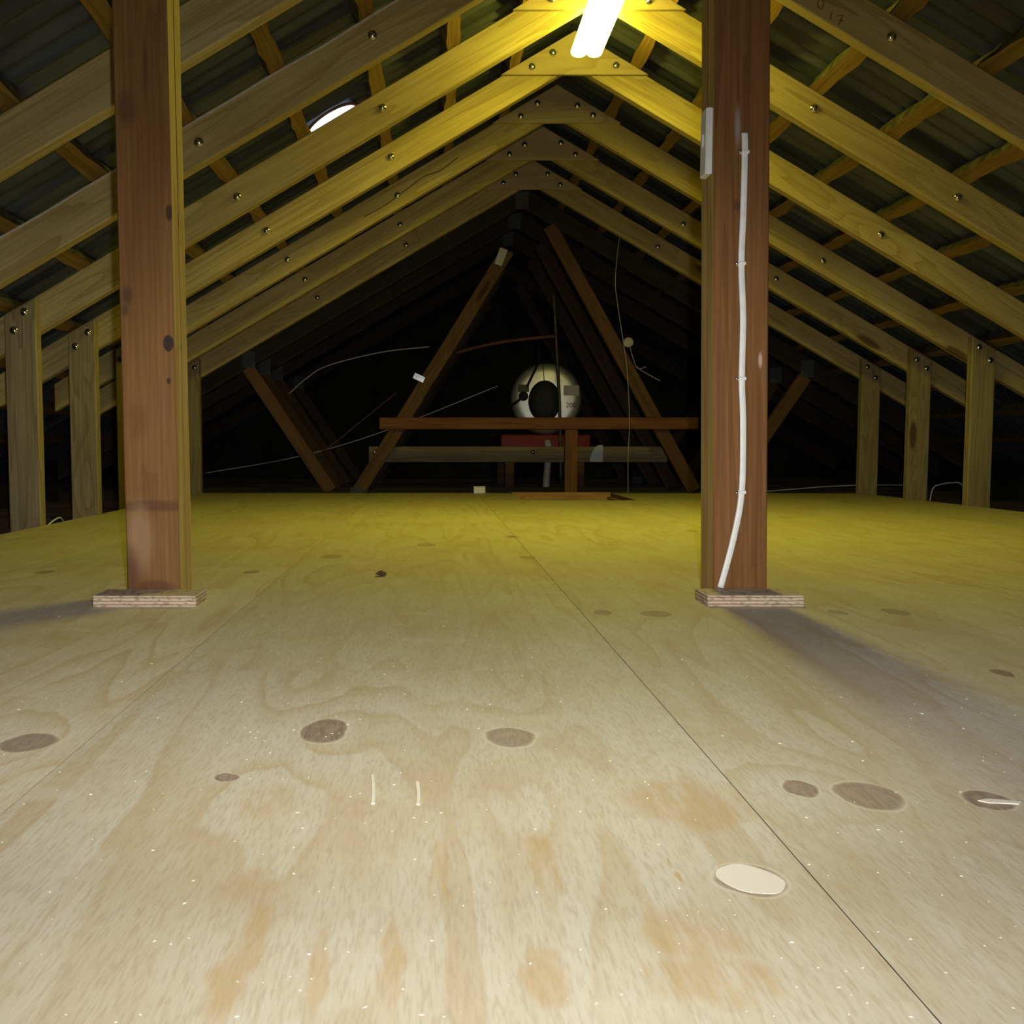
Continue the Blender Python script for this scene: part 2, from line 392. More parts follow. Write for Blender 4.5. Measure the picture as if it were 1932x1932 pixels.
# ------------------------------------------------------------------ floor of plywood sheets
floor = bpy.data.objects.new('floor', None); link(floor); floor['kind'] = 'structure'
seams = [FX0, -0.925, -0.335, 0.250, 0.835, 1.420, 2.005, FX1]
cross = [[0.55, 2.95], [-0.1, 2.30, 4.70], [1.238, 3.63], [0.02, 2.42, 4.82], [1.20, 3.60], [0.35, 2.75], [1.5, 3.9]]
HX0, HX1, HY0 = 0.453, 1.040, 5.10          # hatch opening at the far edge
def sheet(x0, x1, y0, y1, dz):
    g = (0.0006 if abs(x0 - 0.25) < 0.01 or abs(x1 - 0.25) < 0.01 else 0.0004); gy = 0.0002
    me = box('plywood_sheet', x1 - x0 - 2 * g, y1 - y0 - 2 * gy, 0.018, [floor_mat(x0, x1, y0, y1), M['ply_edge']], 0)
    for f in me.polygons:
        if abs(f.normal.z) < 0.5: f.material_index = 1
    return part('plywood_sheet', me, floor, ((x0 + x1) / 2, (y0 + y1) / 2, -0.009 - dz - 0.00006 * max(y0, 0)))
for i in range(7):
    ys = [FY0] + cross[i] + [FY1]; dz = (0.0006, 0.0004, 0.0, 0.0003, 0.0006, 0.0009, 0.0012)[i]
    for a, b_ in zip(ys, ys[1:]):
        x0, x1 = seams[i], seams[i + 1]
        if b_ == FY1 and x0 < HX1 and x1 > HX0:
            sheet(x0, x1, a, HY0, dz)
            if x0 < HX0: sheet(x0, HX0, HY0, b_, dz)
            if x1 > HX1: sheet(HX1, x1, HY0, b_, dz)
        else: sheet(x0, x1, a, b_, dz)
# pale repair plug let into the near sheet
b = bmesh.new(); rim = []
N = 40
for i in range(N):
    t = 2 * math.pi * i / N
    x = 0.0212 * math.cos(t); y = 0.0222 * math.copysign(abs(math.sin(t)) ** 1.25, math.sin(t)) * (1 + 0.04 * math.sin(5 * t))
    a = -0.18
    rim.append((x + 0.0, y + a * x))
f0 = [b.verts.new((x, y, 0.0003)) for x, y in rim]; f1 = [b.verts.new((x, y, -0.003)) for x, y in rim]
b.faces.new(f0)
for i in range(N): b.faces.new((f0[i], f1[i], f1[(i + 1) % N], f0[(i + 1) % N]))
plug = part('repair_plug', mesh('repair_plug', b, M['putty']), floor, (0.2075, 0.634, 0.0))
plug['label'] = 'cream oval repair plug in the plywood'
# pale split in the knot at the right edge
b = bmesh.new()
pl = [(-0.016, 0.002), (-0.006, 0.006), (0.006, 0.003), (0.017, -0.001), (0.012, -0.006), (0.0, -0.004), (-0.010, -0.003)]
u = [b.verts.new((x, y, 0.0004)) for x, y in pl]; d_ = [b.verts.new((x, y, -0.002)) for x, y in pl]
b.faces.new(u)
for i in range(len(pl)): b.faces.new((u[i], d_[i], d_[(i + 1) % len(pl)], u[(i + 1) % len(pl)]))
part('split_filler', mesh('split_filler', b, M['putty']), floor, (0.452, 0.776, -0.0001))

# hatch frame below the opening
hf = thing('hatch_frame', 'orange timber frame of the floor hatch at the far edge', 'hatch frame', ((HX0 + HX1) / 2, 5.48, -0.06))
def frame_board(sx, sy, sz, loc, rot=0):
    part('frame_board', box('frame_board', sx, sy, sz, M['trim'], 0.003), hf, loc, (0, 0, rot))
frame_board(0.583, 0.030, 0.128, (0, 0.363, 0.001))
frame_board(0.70, 0.024, 0.10, (-0.279, -0.01, -0.010), math.pi / 2)
frame_board(0.70, 0.024, 0.10, (0.279, -0.01, -0.010), math.pi / 2)

# insulation under and beyond the floor
b = bmesh.new()
nx, ny = 64, 90
vs = [[b.verts.new((-3.0 + 7.2 * i / nx, -1.0 + 10.6 * j / ny, -0.150 + 0.022 * random.random())) for i in range(nx + 1)] for j in range(ny + 1)]
for j in range(ny):
    for i in range(nx): b.faces.new((vs[j][i], vs[j][i + 1], vs[j + 1][i + 1], vs[j + 1][i]))
ins = link(bpy.data.objects.new('loose_insulation', mesh('loose_insulation', b, M['insul'], True)))
tag(ins, 'dark dusty insulation lying between the ceiling joists', 'insulation'); ins['kind'] = 'stuff'

# ------------------------------------------------------------------ roof skin, walls
roof = bpy.data.objects.new('ceiling', None); link(roof); roof['kind'] = 'structure'
PITCH, AMP = 0.0762, 0.0085
PURL = 0.045
def roof_sheet_mesh():
    b = bmesh.new(); n = 10; seg = 8; Ls = 3.75
    cols = []
    for i in range(n * seg + 1):
        y = i * PITCH / seg; z = AMP * math.cos(2 * math.pi * y / PITCH)
        cols.append([b.verts.new((s * Ls / 3, y, z)) for s in range(4)])
    for A, B in zip(cols, cols[1:]):
        for s in range(3): b.faces.new((A[s], A[s + 1], B[s + 1], B[s]))
    return mesh('roof_sheet', b, M['roof'], True)
rs = roof_sheet_mesh()
perp = VT * math.cos(TH) + PURL + AMP + 0.001
for side in (-1, 1):
    for i in range(14):
        y = -1.05 + i * PITCH * 10
        ox = XR + side * math.sin(TH) * perp; oz = ZU + math.cos(TH) * perp
        # start at the ridge: slide down so that both slopes meet
        sl = -perp * math.tan(TH)
        o = part('roof_sheet', rs, roof)
        d = Vector((side * math.cos(TH), 0, -math.sin(TH))); nn = Vector((side * math.sin(TH), 0, math.cos(TH)))
        yv = Vector((0, 1, 0))
        mtx = Matrix.Identity(4)
        # keep the frame right-handed on both slopes
        if side > 0: cx, cy, cz = d, yv, nn; base = Vector((ox, y, oz)) + d * sl
        else: cx, cy, cz = d, -yv, nn; base = Vector((ox, y + PITCH * 10, oz)) + d * sl
        for r_ in range(3):
            mtx[r_][0], mtx[r_][1], mtx[r_][2], mtx[r_][3] = cx[r_], cy[r_], cz[r_], base[r_]
        o.matrix_local = mtx
def wall(name, x0, x1, y0, y1, z0, z1):
    o = link(bpy.data.objects.new(name, box(name, x1 - x0, y1 - y0, z1 - z0, M['wallpaper'], 0)), None, ((x0 + x1) / 2, (y0 + y1) / 2, (z0 + z1) / 2))
    o['kind'] = 'structure'; return o
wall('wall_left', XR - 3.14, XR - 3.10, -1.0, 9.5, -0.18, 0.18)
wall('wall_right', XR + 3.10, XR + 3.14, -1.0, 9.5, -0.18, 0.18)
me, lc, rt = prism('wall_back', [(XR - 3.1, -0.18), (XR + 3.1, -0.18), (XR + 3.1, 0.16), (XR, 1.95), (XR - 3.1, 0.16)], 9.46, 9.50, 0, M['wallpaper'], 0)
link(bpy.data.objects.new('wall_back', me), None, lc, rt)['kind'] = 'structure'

# purlins: rough battens along the roof, waney sides
def purlin_mesh(seed, L=10.4):
    rr = random.Random(seed); b = bmesh.new(); n = 150; rings = []
    ph = [rr.uniform(0, 9) for _ in range(4)]
    for i in range(n + 1):
        x = -L / 2 + L * i / n
        w = lambda a: 0.0035 * math.sin(x * 17 + ph[a]) + 0.0025 * math.sin(x * 41 + ph[a] * 2) + rr.uniform(-0.001, 0.001)
        rings.append([b.verts.new((x, -0.025 + w(0), 0)), b.verts.new((x, 0.025 + w(1), 0)), b.verts.new((x, 0.025 + w(2), PURL)), b.verts.new((x, -0.025 + w(3), PURL))])
    for A, B in zip(rings, rings[1:]):
        for i in range(4):
            f = b.faces.new((A[i], A[(i + 1) % 4], B[(i + 1) % 4], B[i])); f.material_index = 1 if i in (1, 3) else 0
    b.faces.new(rings[0]); b.faces.new(rings[-1][::-1])
    return mesh('roof_purlin', b, [M['purlin'], M['bark']])
ORD = ['first', 'second', 'third', 'fourth', 'fifth', 'sixth', 'seventh', 'eighth', 'ninth', 'tenth', 'eleventh']
for side, word in ((-1, 'left'), (1, 'right')):
    for i in range(11):
        o_ = 0.244 + 0.258 * i
        me = purlin_mesh(side * 100 + i)
        o = link(bpy.data.objects.new('roof_purlin', me))
        d = Vector((side * math.cos(TH), 0, -math.sin(TH))); nn = Vector((side * math.sin(TH), 0, math.cos(TH)))
        cx = Vector((0, 1, 0)); cz = nn; cy = cz.cross(cx)
        base = Vector((XR + side * o_, 4.15, top(o_)))
        mtx = Matrix.Identity(4)
        for r_ in range(3): mtx[r_][0], mtx[r_][1], mtx[r_][2], mtx[r_][3] = cx[r_], cy[r_], cz[r_], base[r_]
        o.matrix_world = mtx
        tag(o, 'rough timber purlin under the roof iron, %s down from the ridge on the %s slope' % (ORD[i], word), 'purlin', 'purlins under the roof iron')

# ------------------------------------------------------------------ bolted rafter frames
bolt_me = lathe('bolt', [(0.0155, 0.0), (0.0155, 0.002), (0.0135, 0.006), (0.0095, 0.0095), (0.0045, 0.0115), (0, 0.012)], M['bolt'], 16)
RE = 2.37
def rafter_mesh(side, end, mat):
    pts = [(0, under(0)), (0, top(0)), (side * end, top(end)), (side * end, under(end))]
    if side > 0: pts = pts[::-1]
    return prism('rafter', pts, -0.0225, 0.0225, side * TH, mat)
raf = {s: rafter_mesh(s, RE, M['pine']) for s in (-1, 1)}
gz = 1.775; gb = 0.298
gus = prism('gusset', [(-gb, gz), (gb, gz), (0, gz + gb * SL)], -0.0405, -0.0235, 0, M['gusset'], 0.0015)
SI, SO = 1.952, 2.062
def stud_mesh(side):
    pts = [(side * SI, -0.11), (side * SI, top(SI) - 0.022), (side * SO, top(SO) - 0.022), (side * SO, -0.11)]
    # grain upright: local X turned to vertical
    return prism('stud', pts, -0.0700, -0.0235, math.pi / 2, M['stud'])
stu = {s: stud_mesh(s) for s in (-1, 1)}
chord = prism('bottom_chord', [(-2.7, -0.115), (-2.7, -0.020), (2.7, -0.020), (2.7, -0.115)], -0.0225, 0.0225, 0, M['dark'])
chord_l = prism('bottom_chord', [(-2.7, -0.115), (-2.7, -0.020), (-0.145, -0.020), (-0.145, -0.115)], -0.0225, 0.0225, 0, M['dark'])
chord_r = prism('bottom_chord', [(0.50, -0.115), (0.50, -0.020), (2.7, -0.020), (2.7, -0.115)], -0.0225, 0.0225, 0, M['dark'])
LAB = dict(O='nearest pine rafter frame, only a brown corner showing at top left',
           A='pine rafter frame right behind the two brown posts, broad greyish face',
           B='greyish pine rafter frame with red pencil marks on its right rafter',
           C='bright yellow rafter frame whose ridge plate the glowing lamp hangs under',
           D='yellow rafter frame with triangular ridge plate just past the end of the lamp',
           E='dim yellow rafter frame, second beyond the lamp, with a long crack in its left rafter',
           F='dim rafter frame between the cracked one and the last pale frame',
           G='last pale rafter frame, standing at the far edge of the plywood floor')
for key, Y in TRUSS_Y.items():
    t = thing('rafter_frame', LAB[key], 'rafter frame', (XR, Y, 0), 'bolted pine rafter frames')
    for s in (-1, 1):
        part('rafter', *(raf[s][0], t, raf[s][1], raf[s][2]))
        part('stud', *(stu[s][0], t, stu[s][1], stu[s][2]))
    part('gusset', gus[0], t, gus[1], gus[2])
    if key == 'F':
        part('bottom_chord', chord_l[0], t, chord_l[1]); part('bottom_chord', chord_r[0], t, chord_r[1])
    else: part('bottom_chord', chord[0], t, chord[1])
    J = lambda a=0.006: random.uniform(-a, a)
    for s in (-1, 1):
        for o_ in (0.742, 1.253):
            j = J(0.01)
            part('bolt', bolt_me, t, (s * (o_ + j), -0.0225, under(o_ + j) + VT / 2 + J()))
        for o_, z in ((0.168, 1.806), (0.090, 1.858)):
            part('bolt', bolt_me, t, (s * o_ + J(), -0.0405, z + J()))
        for o_, z in ((1.985, 0.740), (2.030, 0.684)):
            part('bolt', bolt_me, t, (s * o_ + J(), -0.0700, z + J()))
    if key == 'E':       # drying crack along the left rafter
        P = [Vector((x - XR, -0.0226, z)) for x, z in ((-0.330, 1.352), (-0.235, 1.402), (-0.140, 1.470), (-0.05, 1.535), (0.025, 1.562), (0.108, 1.622))]
        part('crack', sweep('crack', smooth_pts(P, 5), [(-0.0022, -0.0004), (0.0022, -0.0004), (0.0012, 0.0004), (-0.0012, 0.0004)], M['leaf'], smooth=False), t)
    if key == 'B':       # pale waney edge along the top of the left rafter
        P = []
        for i in range(60):
            o_ = 0.12 + 2.1 * i / 59
            P.append(Vector((-o_, -0.0225, top(o_) - 0.004 - 0.0018 * math.sin(o_ * 9.0) - 0.0012 * math.sin(o_ * 23.0))))
        part('waney_edge', sweep('waney_edge', P, [(-0.0028, -0.0012), (0.0028, -0.0012), (0.0035, 0.0012), (-0.0028, 0.0012)], M['wane'], smooth=False), t)
    if key == 'B':       # red pencil scrawl on the near face of the right rafter
        def pencil(pts):
            P = [Vector((x - XR, -0.0228, z)) for x, z in pts]
            part('pencil_mark', sweep('pencil_mark', smooth_pts(P, 6), [(-0.0014, -0.0003), (0.0014, -0.0003), (0.0014, 0.0003), (-0.0014, 0.0003)], M['red_pencil'], smooth=False), t)
        bx, bz = 1.105, 1.545
        pencil([(bx, bz + .014), (bx - .009, bz + .004), (bx - .007, bz - .012), (bx + .003, bz - .014), (bx + .008, bz), (bx + .002, bz + .013), (bx - .004, bz + .012)])
        pencil([(bx + .032, bz - .022), (bx + .028, bz - .044)])
        pencil([(bx + .046, bz - .036), (bx + .064, bz - .034), (bx + .058, bz - .046), (bx + .052, bz - .060)])
        pencil([(bx + .054, bz - .047), (bx + .066, bz - .049)])

# ------------------------------------------------------------------ old web trusses in the dark beyond the floor
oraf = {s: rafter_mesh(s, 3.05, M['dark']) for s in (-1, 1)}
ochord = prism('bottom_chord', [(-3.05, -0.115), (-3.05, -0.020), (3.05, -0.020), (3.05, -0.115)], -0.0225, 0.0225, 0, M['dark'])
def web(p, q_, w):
    a = Vector((p[0] - XR, p[1])); c_ = Vector((q_[0] - XR, q_[1])); d = (c_ - a).normalized(); n_ = Vector((-d.y, d.x)) * w / 2
    ang = -math.atan2(d.y, d.x)
    return prism('web', [tuple(a - n_), tuple(a + n_), tuple(c_ + n_), tuple(c_ - n_)], -0.0225, 0.0225, ang, M['old'])
M['old_far'] = timber('old_shaded_timber', (0.085, 0.050, 0.024), (0.05, 0.028, 0.012), (0.02, 0.01, 0.005))  # darker copy of the old timber, painting in the shade on farther webs
webs = [web((-0.50, -0.02), (0.475, 1.545), 0.088), web((1.715, -0.02), (0.745, 1.70), 0.088),
        web((-0.685, -0.02), (-1.225, 0.79), 0.085), web((1.93, -0.02), (2.43, 0.73), 0.085)]
npl = box('nail_plate', 0.085, 0.0016, 0.11, M['plate'], 0)
OL = ['old brown web truss just beyond the plywood edge, carrying the cross rail',
      'second old brown web truss, a step behind the cross rail', 'third old web truss, in the dark beside the round tank',
      'farthest old web truss, lost in the dark behind the tank']
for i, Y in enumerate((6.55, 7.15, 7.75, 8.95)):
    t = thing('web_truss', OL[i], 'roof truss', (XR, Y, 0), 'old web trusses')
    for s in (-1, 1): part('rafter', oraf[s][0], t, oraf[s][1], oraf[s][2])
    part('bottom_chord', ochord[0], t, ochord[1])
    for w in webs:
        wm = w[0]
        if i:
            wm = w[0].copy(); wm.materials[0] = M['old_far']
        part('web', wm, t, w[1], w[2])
    for x, z in ((0.0, 1.86), (-1.08, -0.05), (1.26, -0.05), (-1.78, 0.84), (1.87, 0.78)):
        part('nail_plate', npl, t, (x, -0.0237, z))

# rail, stub post and lower board in front of the tank
def bar(name, x0, x1, y, z0, z1, th, mat, label, cat):
    o = link(bpy.data.objects.new(name, box(name, x1 - x0, th, z1 - z0, mat, 0.003)), None, ((x0 + x1) / 2, y, (z0 + z1) / 2))
    return tag(o, label, cat)
bar('cross_rail', -0.36, 1.72, 6.502, 0.385, 0.462, 0.045, M['tie'], 'brown horizontal rail crossing in front of the round tank', 'rail')
o = link(bpy.data.objects.new('stub_post', box('stub_post', 0.50, 0.045, 0.082, M['tie'], 0.003)), None, (0.892, 6.502, 0.133), (0, math.pi / 2, 0))
tag(o, 'short brown upright under the cross rail, right of the pale pipe', 'post')
bar('lower_board', -0.47, 1.66, 7.095, 0.160, 0.272, 0.030, M['stud'], 'pale horizontal board below the brown cross rail', 'board')
o = part('eye_bolt', lathe('eye_bolt', [(0.008, 0), (0.018, 0.004), (0.022, 0.010), (0.014, 0.016), (0.009, 0.010), (0, 0.010)], M['bolt'], 16), None, (-0.415, 7.078, 0.225))
tag(o, 'shiny ring bolt at the left end of the pale lower board', 'bolt')
tag(part('nail_head', bolt_me, None, (0.70, 7.079, 0.232)), 'small shiny nail head in the lower board left of the pale pipe', 'nail')

# ------------------------------------------------------------------ round tank on red cradle
k = NT('tank_end_metal')
c = k.mix(k.noise(k.vec('MULTIPLY', k.obj(), (1, 1, 1)), 6, 4), (0.62, 0.62, 0.58), (0.80, 0.80, 0.77))
M['tank'] = k.fin(c, k.remap(k.noise(k.obj(), 9, 3), 0.3, 0.7, 0.38, 0.44), 0.9, 0.5)
tk = thing('round_tank', 'silver round-ended tank with black cover lying behind the cross rail', 'tank', (0.850, 7.60, 0.636))
tk.rotation_euler = (0, 0, math.radians(-6.0))
part('shell', lathe('shell', [(0, -1.2), (0.272, -1.2), (0.2735, -0.02), (0.268, -0.004), (0.255, 0.006), (0.20, 0.014), (0.10, 0.018), (0, 0.019)], M['tank'], 56), tk)
cover = part('element_cover', lathe('element_cover', [(0.122, 0.0), (0.122, 0.05), (0.112, 0.062), (0.06, 0.067), (0, 0.068)], M['black'], 40), tk, (-0.012, -0.010, -0.022))
cover.scale = (1, 1, 1.28); cover['label'] = 'black oval cover on the tank end'
cap = part('round_cap', lathe('round_cap', [(0.036, 0.0), (0.036, 0.035), (0.030, 0.042), (0, 0.043)], M['black'], 24), tk, (-0.171, -0.012, 0.018)); cap['label'] = 'small black round cap'
part('rating_label', box('rating_label', 0.085, 0.002, 0.056, M['olive'], 0), tk, (-0.172, -0.0155, 0.078))
part('paper_label', box('paper_label', 0.115, 0.002, 0.075, M['paper'], 0), tk, (0.190, -0.016, 0.060))
part('cap_lead', tube('cap_lead', [(-0.175, -0.05, 0.012), (-0.215, -0.045, -0.02), (-0.265, -0.02, -0.055), (-0.31, 0.02, -0.085)], 0.010, M['black']), tk)
part('cover_lead', tube('cover_lead', [(-0.145, -0.025, 0.09), (-0.11, -0.028, 0.165), (-0.075, -0.02, 0.24), (-0.060, 0.02, 0.30), (-0.055, 0.05, 0.40)], 0.0095, M['black']), tk)
part('thin_lead', tube('thin_lead', [(-0.012, -0.05, 0.115), (-0.020, -0.03, 0.18), (-0.026, -0.015, 0.25), (-0.030, 0.02, 0.30)], 0.003, M['black'], 6), tk)
fc = bpy.data.curves.new('capacity_figure', 'FONT'); fc.body = '200'; fc.size = 0.052; fc.extrude = 0.0006; fc.align_x = 'CENTER'
fc.materials.append(M['ink'])
tmp = bpy.data.objects.new('figure_tmp', fc); C.objects.link(tmp); bpy.context.view_layer.update()
fm = bpy.data.meshes.new_from_object(tmp.evaluated_get(bpy.context.evaluated_depsgraph_get())); bpy.data.objects.remove(tmp)
tx = link(bpy.data.objects.new('capacity_figure', fm), tk, (0.188, -0.0165, -0.068), (math.pi / 2, 0, 0))
cr = thing('tank_cradle', 'red cradle under the round tank', 'cradle', (0.845, 8.1, -0.15))
part('tray', box('tray', 0.68, 1.1, 0.096, M['red'], 0.006), cr, (0, 0, 0.4635))
for sx in (-1, 1):
    for sy in (-1, 1): part('leg', box('leg', 0.07, 0.07, 0.388, M['old'], 0.003), cr, (sx * 0.27, sy * 0.45, 0.2215))
tag(part('drain_pipe', tube('drain_pipe', [(0.845, 7.44, 0.305), (0.848, 7.42, 0.27), (0.846, 7.42, 0.15), (0.836, 7.42, 0.0), (0.834, 7.42, -0.13)], 0.026, M['pvc'], 16), None),
    'pale plastic drain pipe dropping from the red cradle to the hatch', 'pipe')
tag(part('riser_pipe', tube('riser_pipe', [(0.945, 7.42, 0.02), (0.930, 7.42, 0.60), (0.905, 7.42, 1.0), (0.880, 7.42, 1.40)], 0.012, M['copper'], 10), None),
    'thin dull pipe rising upright in front of the round tank', 'pipe')
tag(part('cross_pipe', tube('cross_pipe', [(0.10, 7.35, 0.945), (0.45, 7.36, 1.03), (0.80, 7.37, 1.075), (0.89, 7.38, 1.08)], 0.013, M['rust'], 10), None),
    'thin rusty pipe running left from the top of the upright pipe', 'pipe')
hood = bmesh.new(); prof = []
for i in range(13):
    t = math.pi / 2 * i / 12
    prof.append((-0.078 * math.cos(t), 0.118 * math.sin(t)))
prof += [(0.014, 0.118), (0.014, 0.0)]
A_ = [hood.verts.new((x, -0.03, z)) for x, z in prof]; B_ = [hood.verts.new((x, 0.03, z)) for x, z in prof]
hood.faces.new(A_); hood.faces.new(B_[::-1])
for i in range(len(prof)): hood.faces.new((A_[i], B_[i], B_[(i + 1) % len(prof)], A_[(i + 1) % len(prof)]))
tag(part('white_hood', mesh('white_hood', hood, M['white']), None, (1.175, 7.045, 0.165)), 'white quarter-round plastic hood fixed on the pale lower board', 'plastic hood')
jb = thing('junction_box', 'small white junction box at the far edge of the plywood floor', 'junction box', (0.262, 5.80, 0.0))
part('body', box('body', 0.068, 0.045, 0.036, M['white'], 0.004), jb, (0, 0, 0.018))
part('lid', box('lid', 0.070, 0.047, 0.006, M['white'], 0.002), jb, (0, 0, 0.0392))
tag(part('white_tag', box('white_tag', 0.052, 0.004, 0.110, M['paper'], 0.001), None, (0.430, 6.524, 1.500), (0, math.radians(20), 0)), 'white tag fixed high on the left inner web of the nearest old truss', 'tag')
tag(part('metal_strap', box('metal_strap', 0.075, 0.003, 0.040, M['bolt'], 0.001), None, (-0.102, 6.5245, 0.722), (0, math.radians(25), 0)), 'shiny metal strap nailed halfway up the left inner web', 'strap')
ds = thing('sensor_disc', 'round pale disc with a thin cord hanging on the right inner web', 'disc', (1.262, 6.522, 0.950))
part('disc', lathe('disc', [(0.033, 0), (0.033, 0.010), (0.029, 0.014), (0, 0.015)], M['pvc'], 24), ds)
part('cord', tube('cord', [(0.01, -0.006, -0.03), (0.025, -0.02, -0.09), (0.048, -0.03, -0.158), (0.075, -0.03, -0.172), (0.11, -0.03, -0.160)], 0.0024, M['pvc'], 6), ds)
part('cord', tube('cord', [(0.048, -0.03, -0.158), (0.085, -0.03, -0.185), (0.16, -0.02, -0.225), (0.21, -0.015, -0.25)], 0.0024, M['pvc'], 6), ds)
tag(part('hanging_wire', tube('hanging_wire', [(1.185, 6.38, 1.64), (1.165, 6.38, 1.55), (1.148, 6.38, 1.326), (1.167, 6.38, 1.159), (1.200, 6.38, 0.958), (1.230, 6.38, 0.756), (1.250, 6.38, 0.418), (1.243, 6.38, 0.2), (1.249, 6.38, -0.12)], 0.0024, M['pvc'], 6), None),
    'long thin pale wire hanging down right of the tank', 'wire')
def wire(pts, r, mat, label): tag(part('wire', tube('wire', pts, r, mat, 6), None), label, 'wire')
wire([(-1.63, 7.0, 0.083), (-0.972, 7.0, 0.199), (-0.373, 7.0, 0.374), (0.446, 7.0, 0.697)], 0.0035, M['grey'], 'bright straight wire slanting up across the dark towards the tank')
wire([(-1.02, 6.98, 0.640), (-0.90, 6.98, 0.745), (-0.743, 6.98, 0.837), (-0.371, 6.98, 0.929), (-0.037, 6.98, 0.966)], 0.0045, M['grey'], 'grey cable arching in the dark behind the left webs')
wire([(-0.85, 6.96, 0.22), (-0.747, 6.96, 0.263), (-0.50, 6.96, 0.46), (-0.26, 6.96, 0.653)], 0.004, M['rust'], 'dull cable slanting up between the two left webs')
wire([(2.10, 6.30, -0.012), (2.30, 6.30, 0.004), (2.494, 6.30, 0.019), (2.764, 6.30, 0.029), (3.03, 6.30, 0.029)], 0.004, M['grey'], 'pale cable lying beyond the right far corner of the floor')
wire([(2.80, 5.6, -0.06), (2.817, 5.6, 0.037), (2.861, 5.6, 0.061), (2.921, 5.6, 0.070), (2.981, 5.6, 0.058), (3.03, 5.6, -0.06)], 0.0035, M['cable'], 'white cable loop rising beside the nearest right stud')
wire([(-1.40, 3.52, -0.02), (-1.395, 3.62, 0.008), (-1.402, 3.70, 0.012), (-1.42, 3.78, -0.01)], 0.003, M['cable'], 'tiny white cable end curling by the left floor edge')

# ------------------------------------------------------------------ the two brown posts
def post(x_b, x_t, w, y0, d, mat, label, boards):
    Hh = 1.30
    lean = math.atan2(x_t - x_b, 1.05)
    t = thing('post', label, 'post', (x_b, y0 + d / 2, 0.0), 'brown posts standing on the floor')
    t.rotation_euler = (0, lean, 0)
    dd = d / boards
    for i in range(boards):
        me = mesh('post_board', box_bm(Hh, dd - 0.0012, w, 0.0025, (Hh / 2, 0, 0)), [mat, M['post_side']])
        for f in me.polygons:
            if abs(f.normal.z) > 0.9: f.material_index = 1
        o = part('post_board', me, t, (0, -d / 2 + dd * (i + 0.5), 0.0), (0, -math.pi / 2, 0))
    return t
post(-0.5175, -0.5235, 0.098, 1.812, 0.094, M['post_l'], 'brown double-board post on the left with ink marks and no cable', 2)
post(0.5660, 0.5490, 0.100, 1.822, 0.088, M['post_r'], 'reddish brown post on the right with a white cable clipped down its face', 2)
def block(x0, x1, y0, y1, label):
    o = part('plywood_block', box('plywood_block', x1 - x0, y1 - y0, 0.0200, M['block'], 0.0012), None, ((x0 + x1) / 2, (y0 + y1) / 2, 0.0096))
    tag(o, label, 'block', 'plywood blocks at the post feet')
block(-0.602, -0.420, 1.730, 1.810, 'plywood offcut block at the foot of the left brown post')
block(0.482, 0.653, 1.735, 1.820, 'plywood offcut block at the foot of the right post below the white cable')

# flat white cable with clips on the right post
cf = 1.8195
cb = thing('flat_cable', 'flat white electric cable clipped down the face of the right post', 'cable', (0.56, cf, 0.02))
path = [(0.5555, 0.842), (0.5560, 0.808), (0.5555, 0.701), (0.5540, 0.611), (0.5590, 0.513), (0.5590, 0.405), (0.5630, 0.323), (0.5630, 0.198), (0.5490, 0.109), (0.5275, 0.022)]
P = smooth_pts([(x - 0.56, -0.003 if z < 0.83 else -0.001, z - 0.02) for x, z in path], 8)
pr = [(-0.0055, -0.0018), (-0.0045, -0.0028), (0.0045, -0.0028), (0.0055, -0.0018), (0.0055, 0.0018), (0.0045, 0.0028), (-0.0045, 0.0028), (-0.0055, 0.0018)]
part('sheath', sweep('sheath', P, pr, M['cable']), cb)
clip_me = mesh('clip', box_bm(0.0165, 0.0095, 0.0062, 0.0012), M['white'])
nail_me = lathe('clip_nail', [(0.0022, 0), (0.0030, 0.004), (0.0026, 0.0052), (0, 0.0056)], M['bolt'], 10)
for x, z in ((0.556, 0.808), (0.554, 0.611), (0.559, 0.405), (0.563, 0.198)):
    c_ = part('clip', clip_me, cb, (x - 0.56 - 0.001, -0.0045, z - 0.02))
    part('clip_nail', nail_me, c_, (-0.0092, -0.001, 0.0))
# white switch box on the left side of the right post
sb = thing('switch_box', 'white switch box on the left side of the right post', 'switch', (0.497, 1.845, 0.832))
part('body', mesh('body', box_bm(0.013, 0.038, 0.118, 0.002), M['white']), sb, (-0.002, 0, 0))
part('rocker', mesh('rocker', box_bm(0.003, 0.012, 0.022, 0.001), M['white']), sb, (-0.0102, 0, 0.004))

# ------------------------------------------------------------------ fluorescent lamp under the ridge
LY0, LY1, LX = 2.985, 3.83, 0.570
lamp = thing('batten_lamp', 'glowing fluorescent batten lamp hanging under the ridge', 'lamp', (LX, (LY0 + LY1) / 2, gz))
part('housing', box('housing', 0.070, LY1 - LY0, 0.012, M['white'], 0.002), lamp, (0, 0, -0.007))
prof = []
for cxx in (-0.029, 0.029):
    for i in range(9):
        t = math.pi + math.pi * i / 8
        prof.append((cxx + 0.029 * math.cos(t), 0.018 * math.sin(t)))
prof = [(-0.058, 0.008)] + prof + [(0.058, 0.008)]
b = bmesh.new()
A_ = [b.verts.new((x, -(LY1 - LY0) / 2, z)) for x, z in prof]; B_ = [b.verts.new((x, (LY1 - LY0) / 2, z)) for x, z in prof]
b.faces.new(A_); b.faces.new(B_[::-1])
for i in range(len(prof)): b.faces.new((A_[i], B_[i], B_[(i + 1) % len(prof)], A_[(i + 1) % len(prof)]))
df = part('diffuser', mesh('diffuser', b, M['glow']), lamp, (0, 0, -0.0215)); df['label'] = 'glowing twin diffuser'

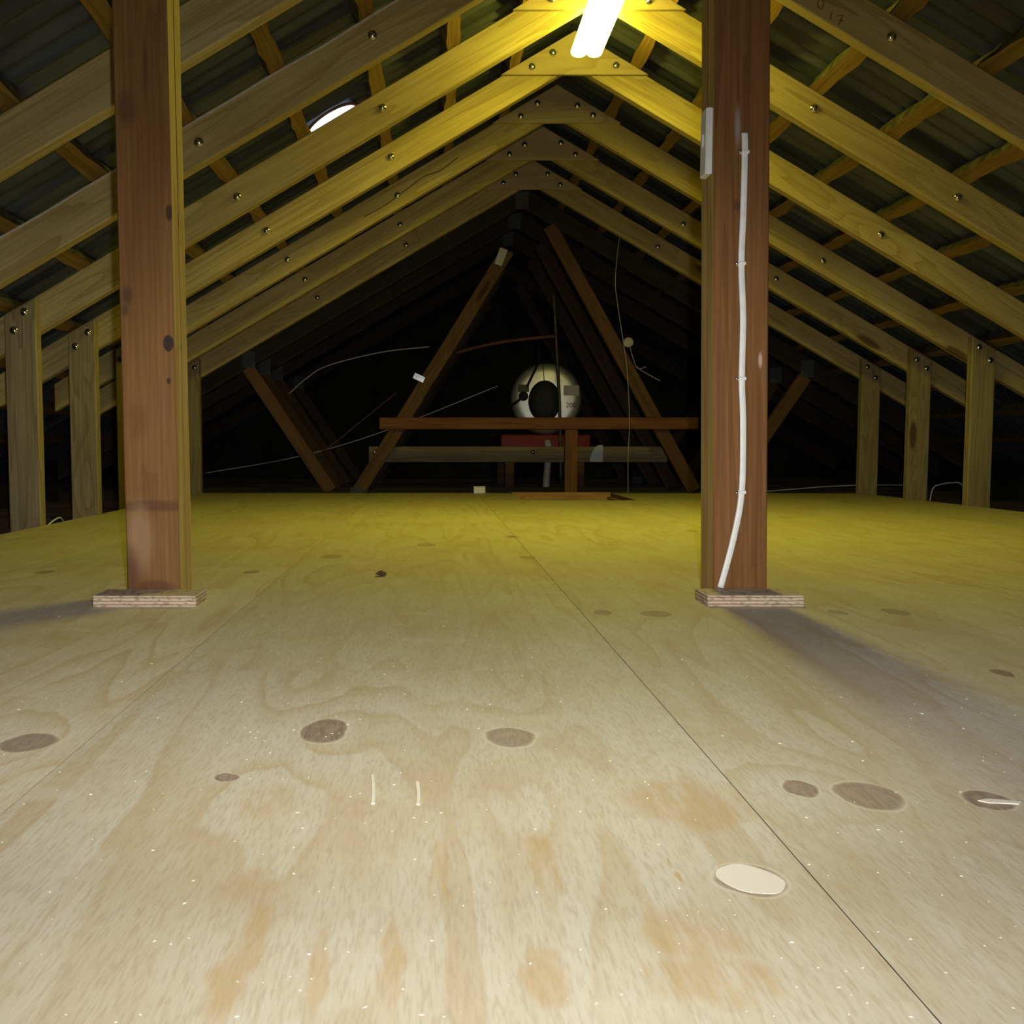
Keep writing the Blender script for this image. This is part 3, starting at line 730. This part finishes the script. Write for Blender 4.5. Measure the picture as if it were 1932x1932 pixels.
# round vent in the roof that lets daylight in
rv_n = Vector((-math.sin(TH), 0, math.cos(TH)))
cx_ = -0.372; cy_ = 3.665
base = Vector((cx_, cy_, 0)); o_ = XR - cx_
base.z = top(o_) + PURL / math.cos(TH) - 0.004
rv = thing('roof_vent', 'round roof vent with white daylight, left of the ridge', 'vent', base)
rv.rotation_euler = (0, -TH, 0)
b = bmesh.new(); rings = []
for (r_, z_) in ((0.100, 0.0), (0.112, 0.0), (0.112, -0.006), (0.100, -0.006)):
    rings.append([b.verts.new((r_ * math.cos(2 * math.pi * i / 40), r_ * math.sin(2 * math.pi * i / 40), z_)) for i in range(40)])
for j in range(4):
    for i in range(40): b.faces.new((rings[j][i], rings[j][(i + 1) % 40], rings[(j + 1) % 4][(i + 1) % 40], rings[(j + 1) % 4][i]))
part('collar', mesh('collar', b, M['rust'], False), rv)
b = bmesh.new()
bmesh.ops.create_cone(b, cap_ends=True, segments=40, radius1=0.101, radius2=0.101, depth=0.003)
part('pane', mesh('pane', b, M['sky']), rv, (0, 0, -0.0055))

# ------------------------------------------------------------------ bits on the floor
def sliver(x0, y0, x1, y1, label):
    P = [Vector((x0, y0, 0.0006)), Vector(((x0 + x1) / 2 + 0.0006, (y0 + y1) / 2, 0.0007)), Vector((x1, y1, 0.0006))]
    tag(part('wood_sliver', sweep('wood_sliver', smooth_pts(P, 5), [(-0.0017, -0.0005), (0.0017, -0.0005), (0.0013, 0.0005), (-0.0013, 0.0005)], M['sliver'], up=(0, 0, 1), smooth=False), None), label, 'wood sliver', 'slivers on the near floor')
sliver(-0.0535, 0.838, -0.0490, 0.770, 'thin pale wood sliver on the near floor, the left of the pair')
sliver(-0.0145, 0.821, -0.0130, 0.768, 'thin pale wood sliver on the near floor, the right of the pair')
b = bmesh.new()
bmesh.ops.create_icosphere(b, subdivisions=2, radius=0.012)
for v in b.verts: v.co = Vector((v.co.x * 1.0, v.co.y * 1.3, v.co.z * 0.45)) * (0.7 + 0.6 * random.random())
tag(part('dry_leaf', mesh('dry_leaf', b, M['leaf']), None, (-0.115, 2.14, 0.006)), 'crumpled dark dry leaf alone in the middle of the floor', 'leaf')
b = bmesh.new()
for i in range(750):
    y = 0.42 + 1.5 * random.random() ** 1.6; x = random.uniform(-0.45, 0.62) * (0.5 + y * 0.7)
    if any(abs(x - s_) < 0.003 for s_ in seams): continue
    s_ = random.uniform(0.0003, 0.0009); a = random.uniform(0, 6.28); e = random.uniform(1, 2.6)
    dx, dy = math.cos(a) * s_ * e, math.sin(a) * s_ * e
    q0 = [b.verts.new((x + dx, y + dy, 0.0001)), b.verts.new((x - dy / e, y + dx / e, 0.0001)), b.verts.new((x - dx, y - dy, 0.0001)), b.verts.new((x + dy / e, y - dx / e, 0.0001))]
    tp = b.verts.new((x, y, 0.0001 + s_ * 0.7))
    for j in range(4): b.faces.new((q0[j], q0[(j + 1) % 4], tp))
sd = part('sawdust', mesh('sawdust', b, M['sliver']), None)
tag(sd, 'pale sawdust flecks scattered over the near floor', 'sawdust'); sd['kind'] = 'stuff'
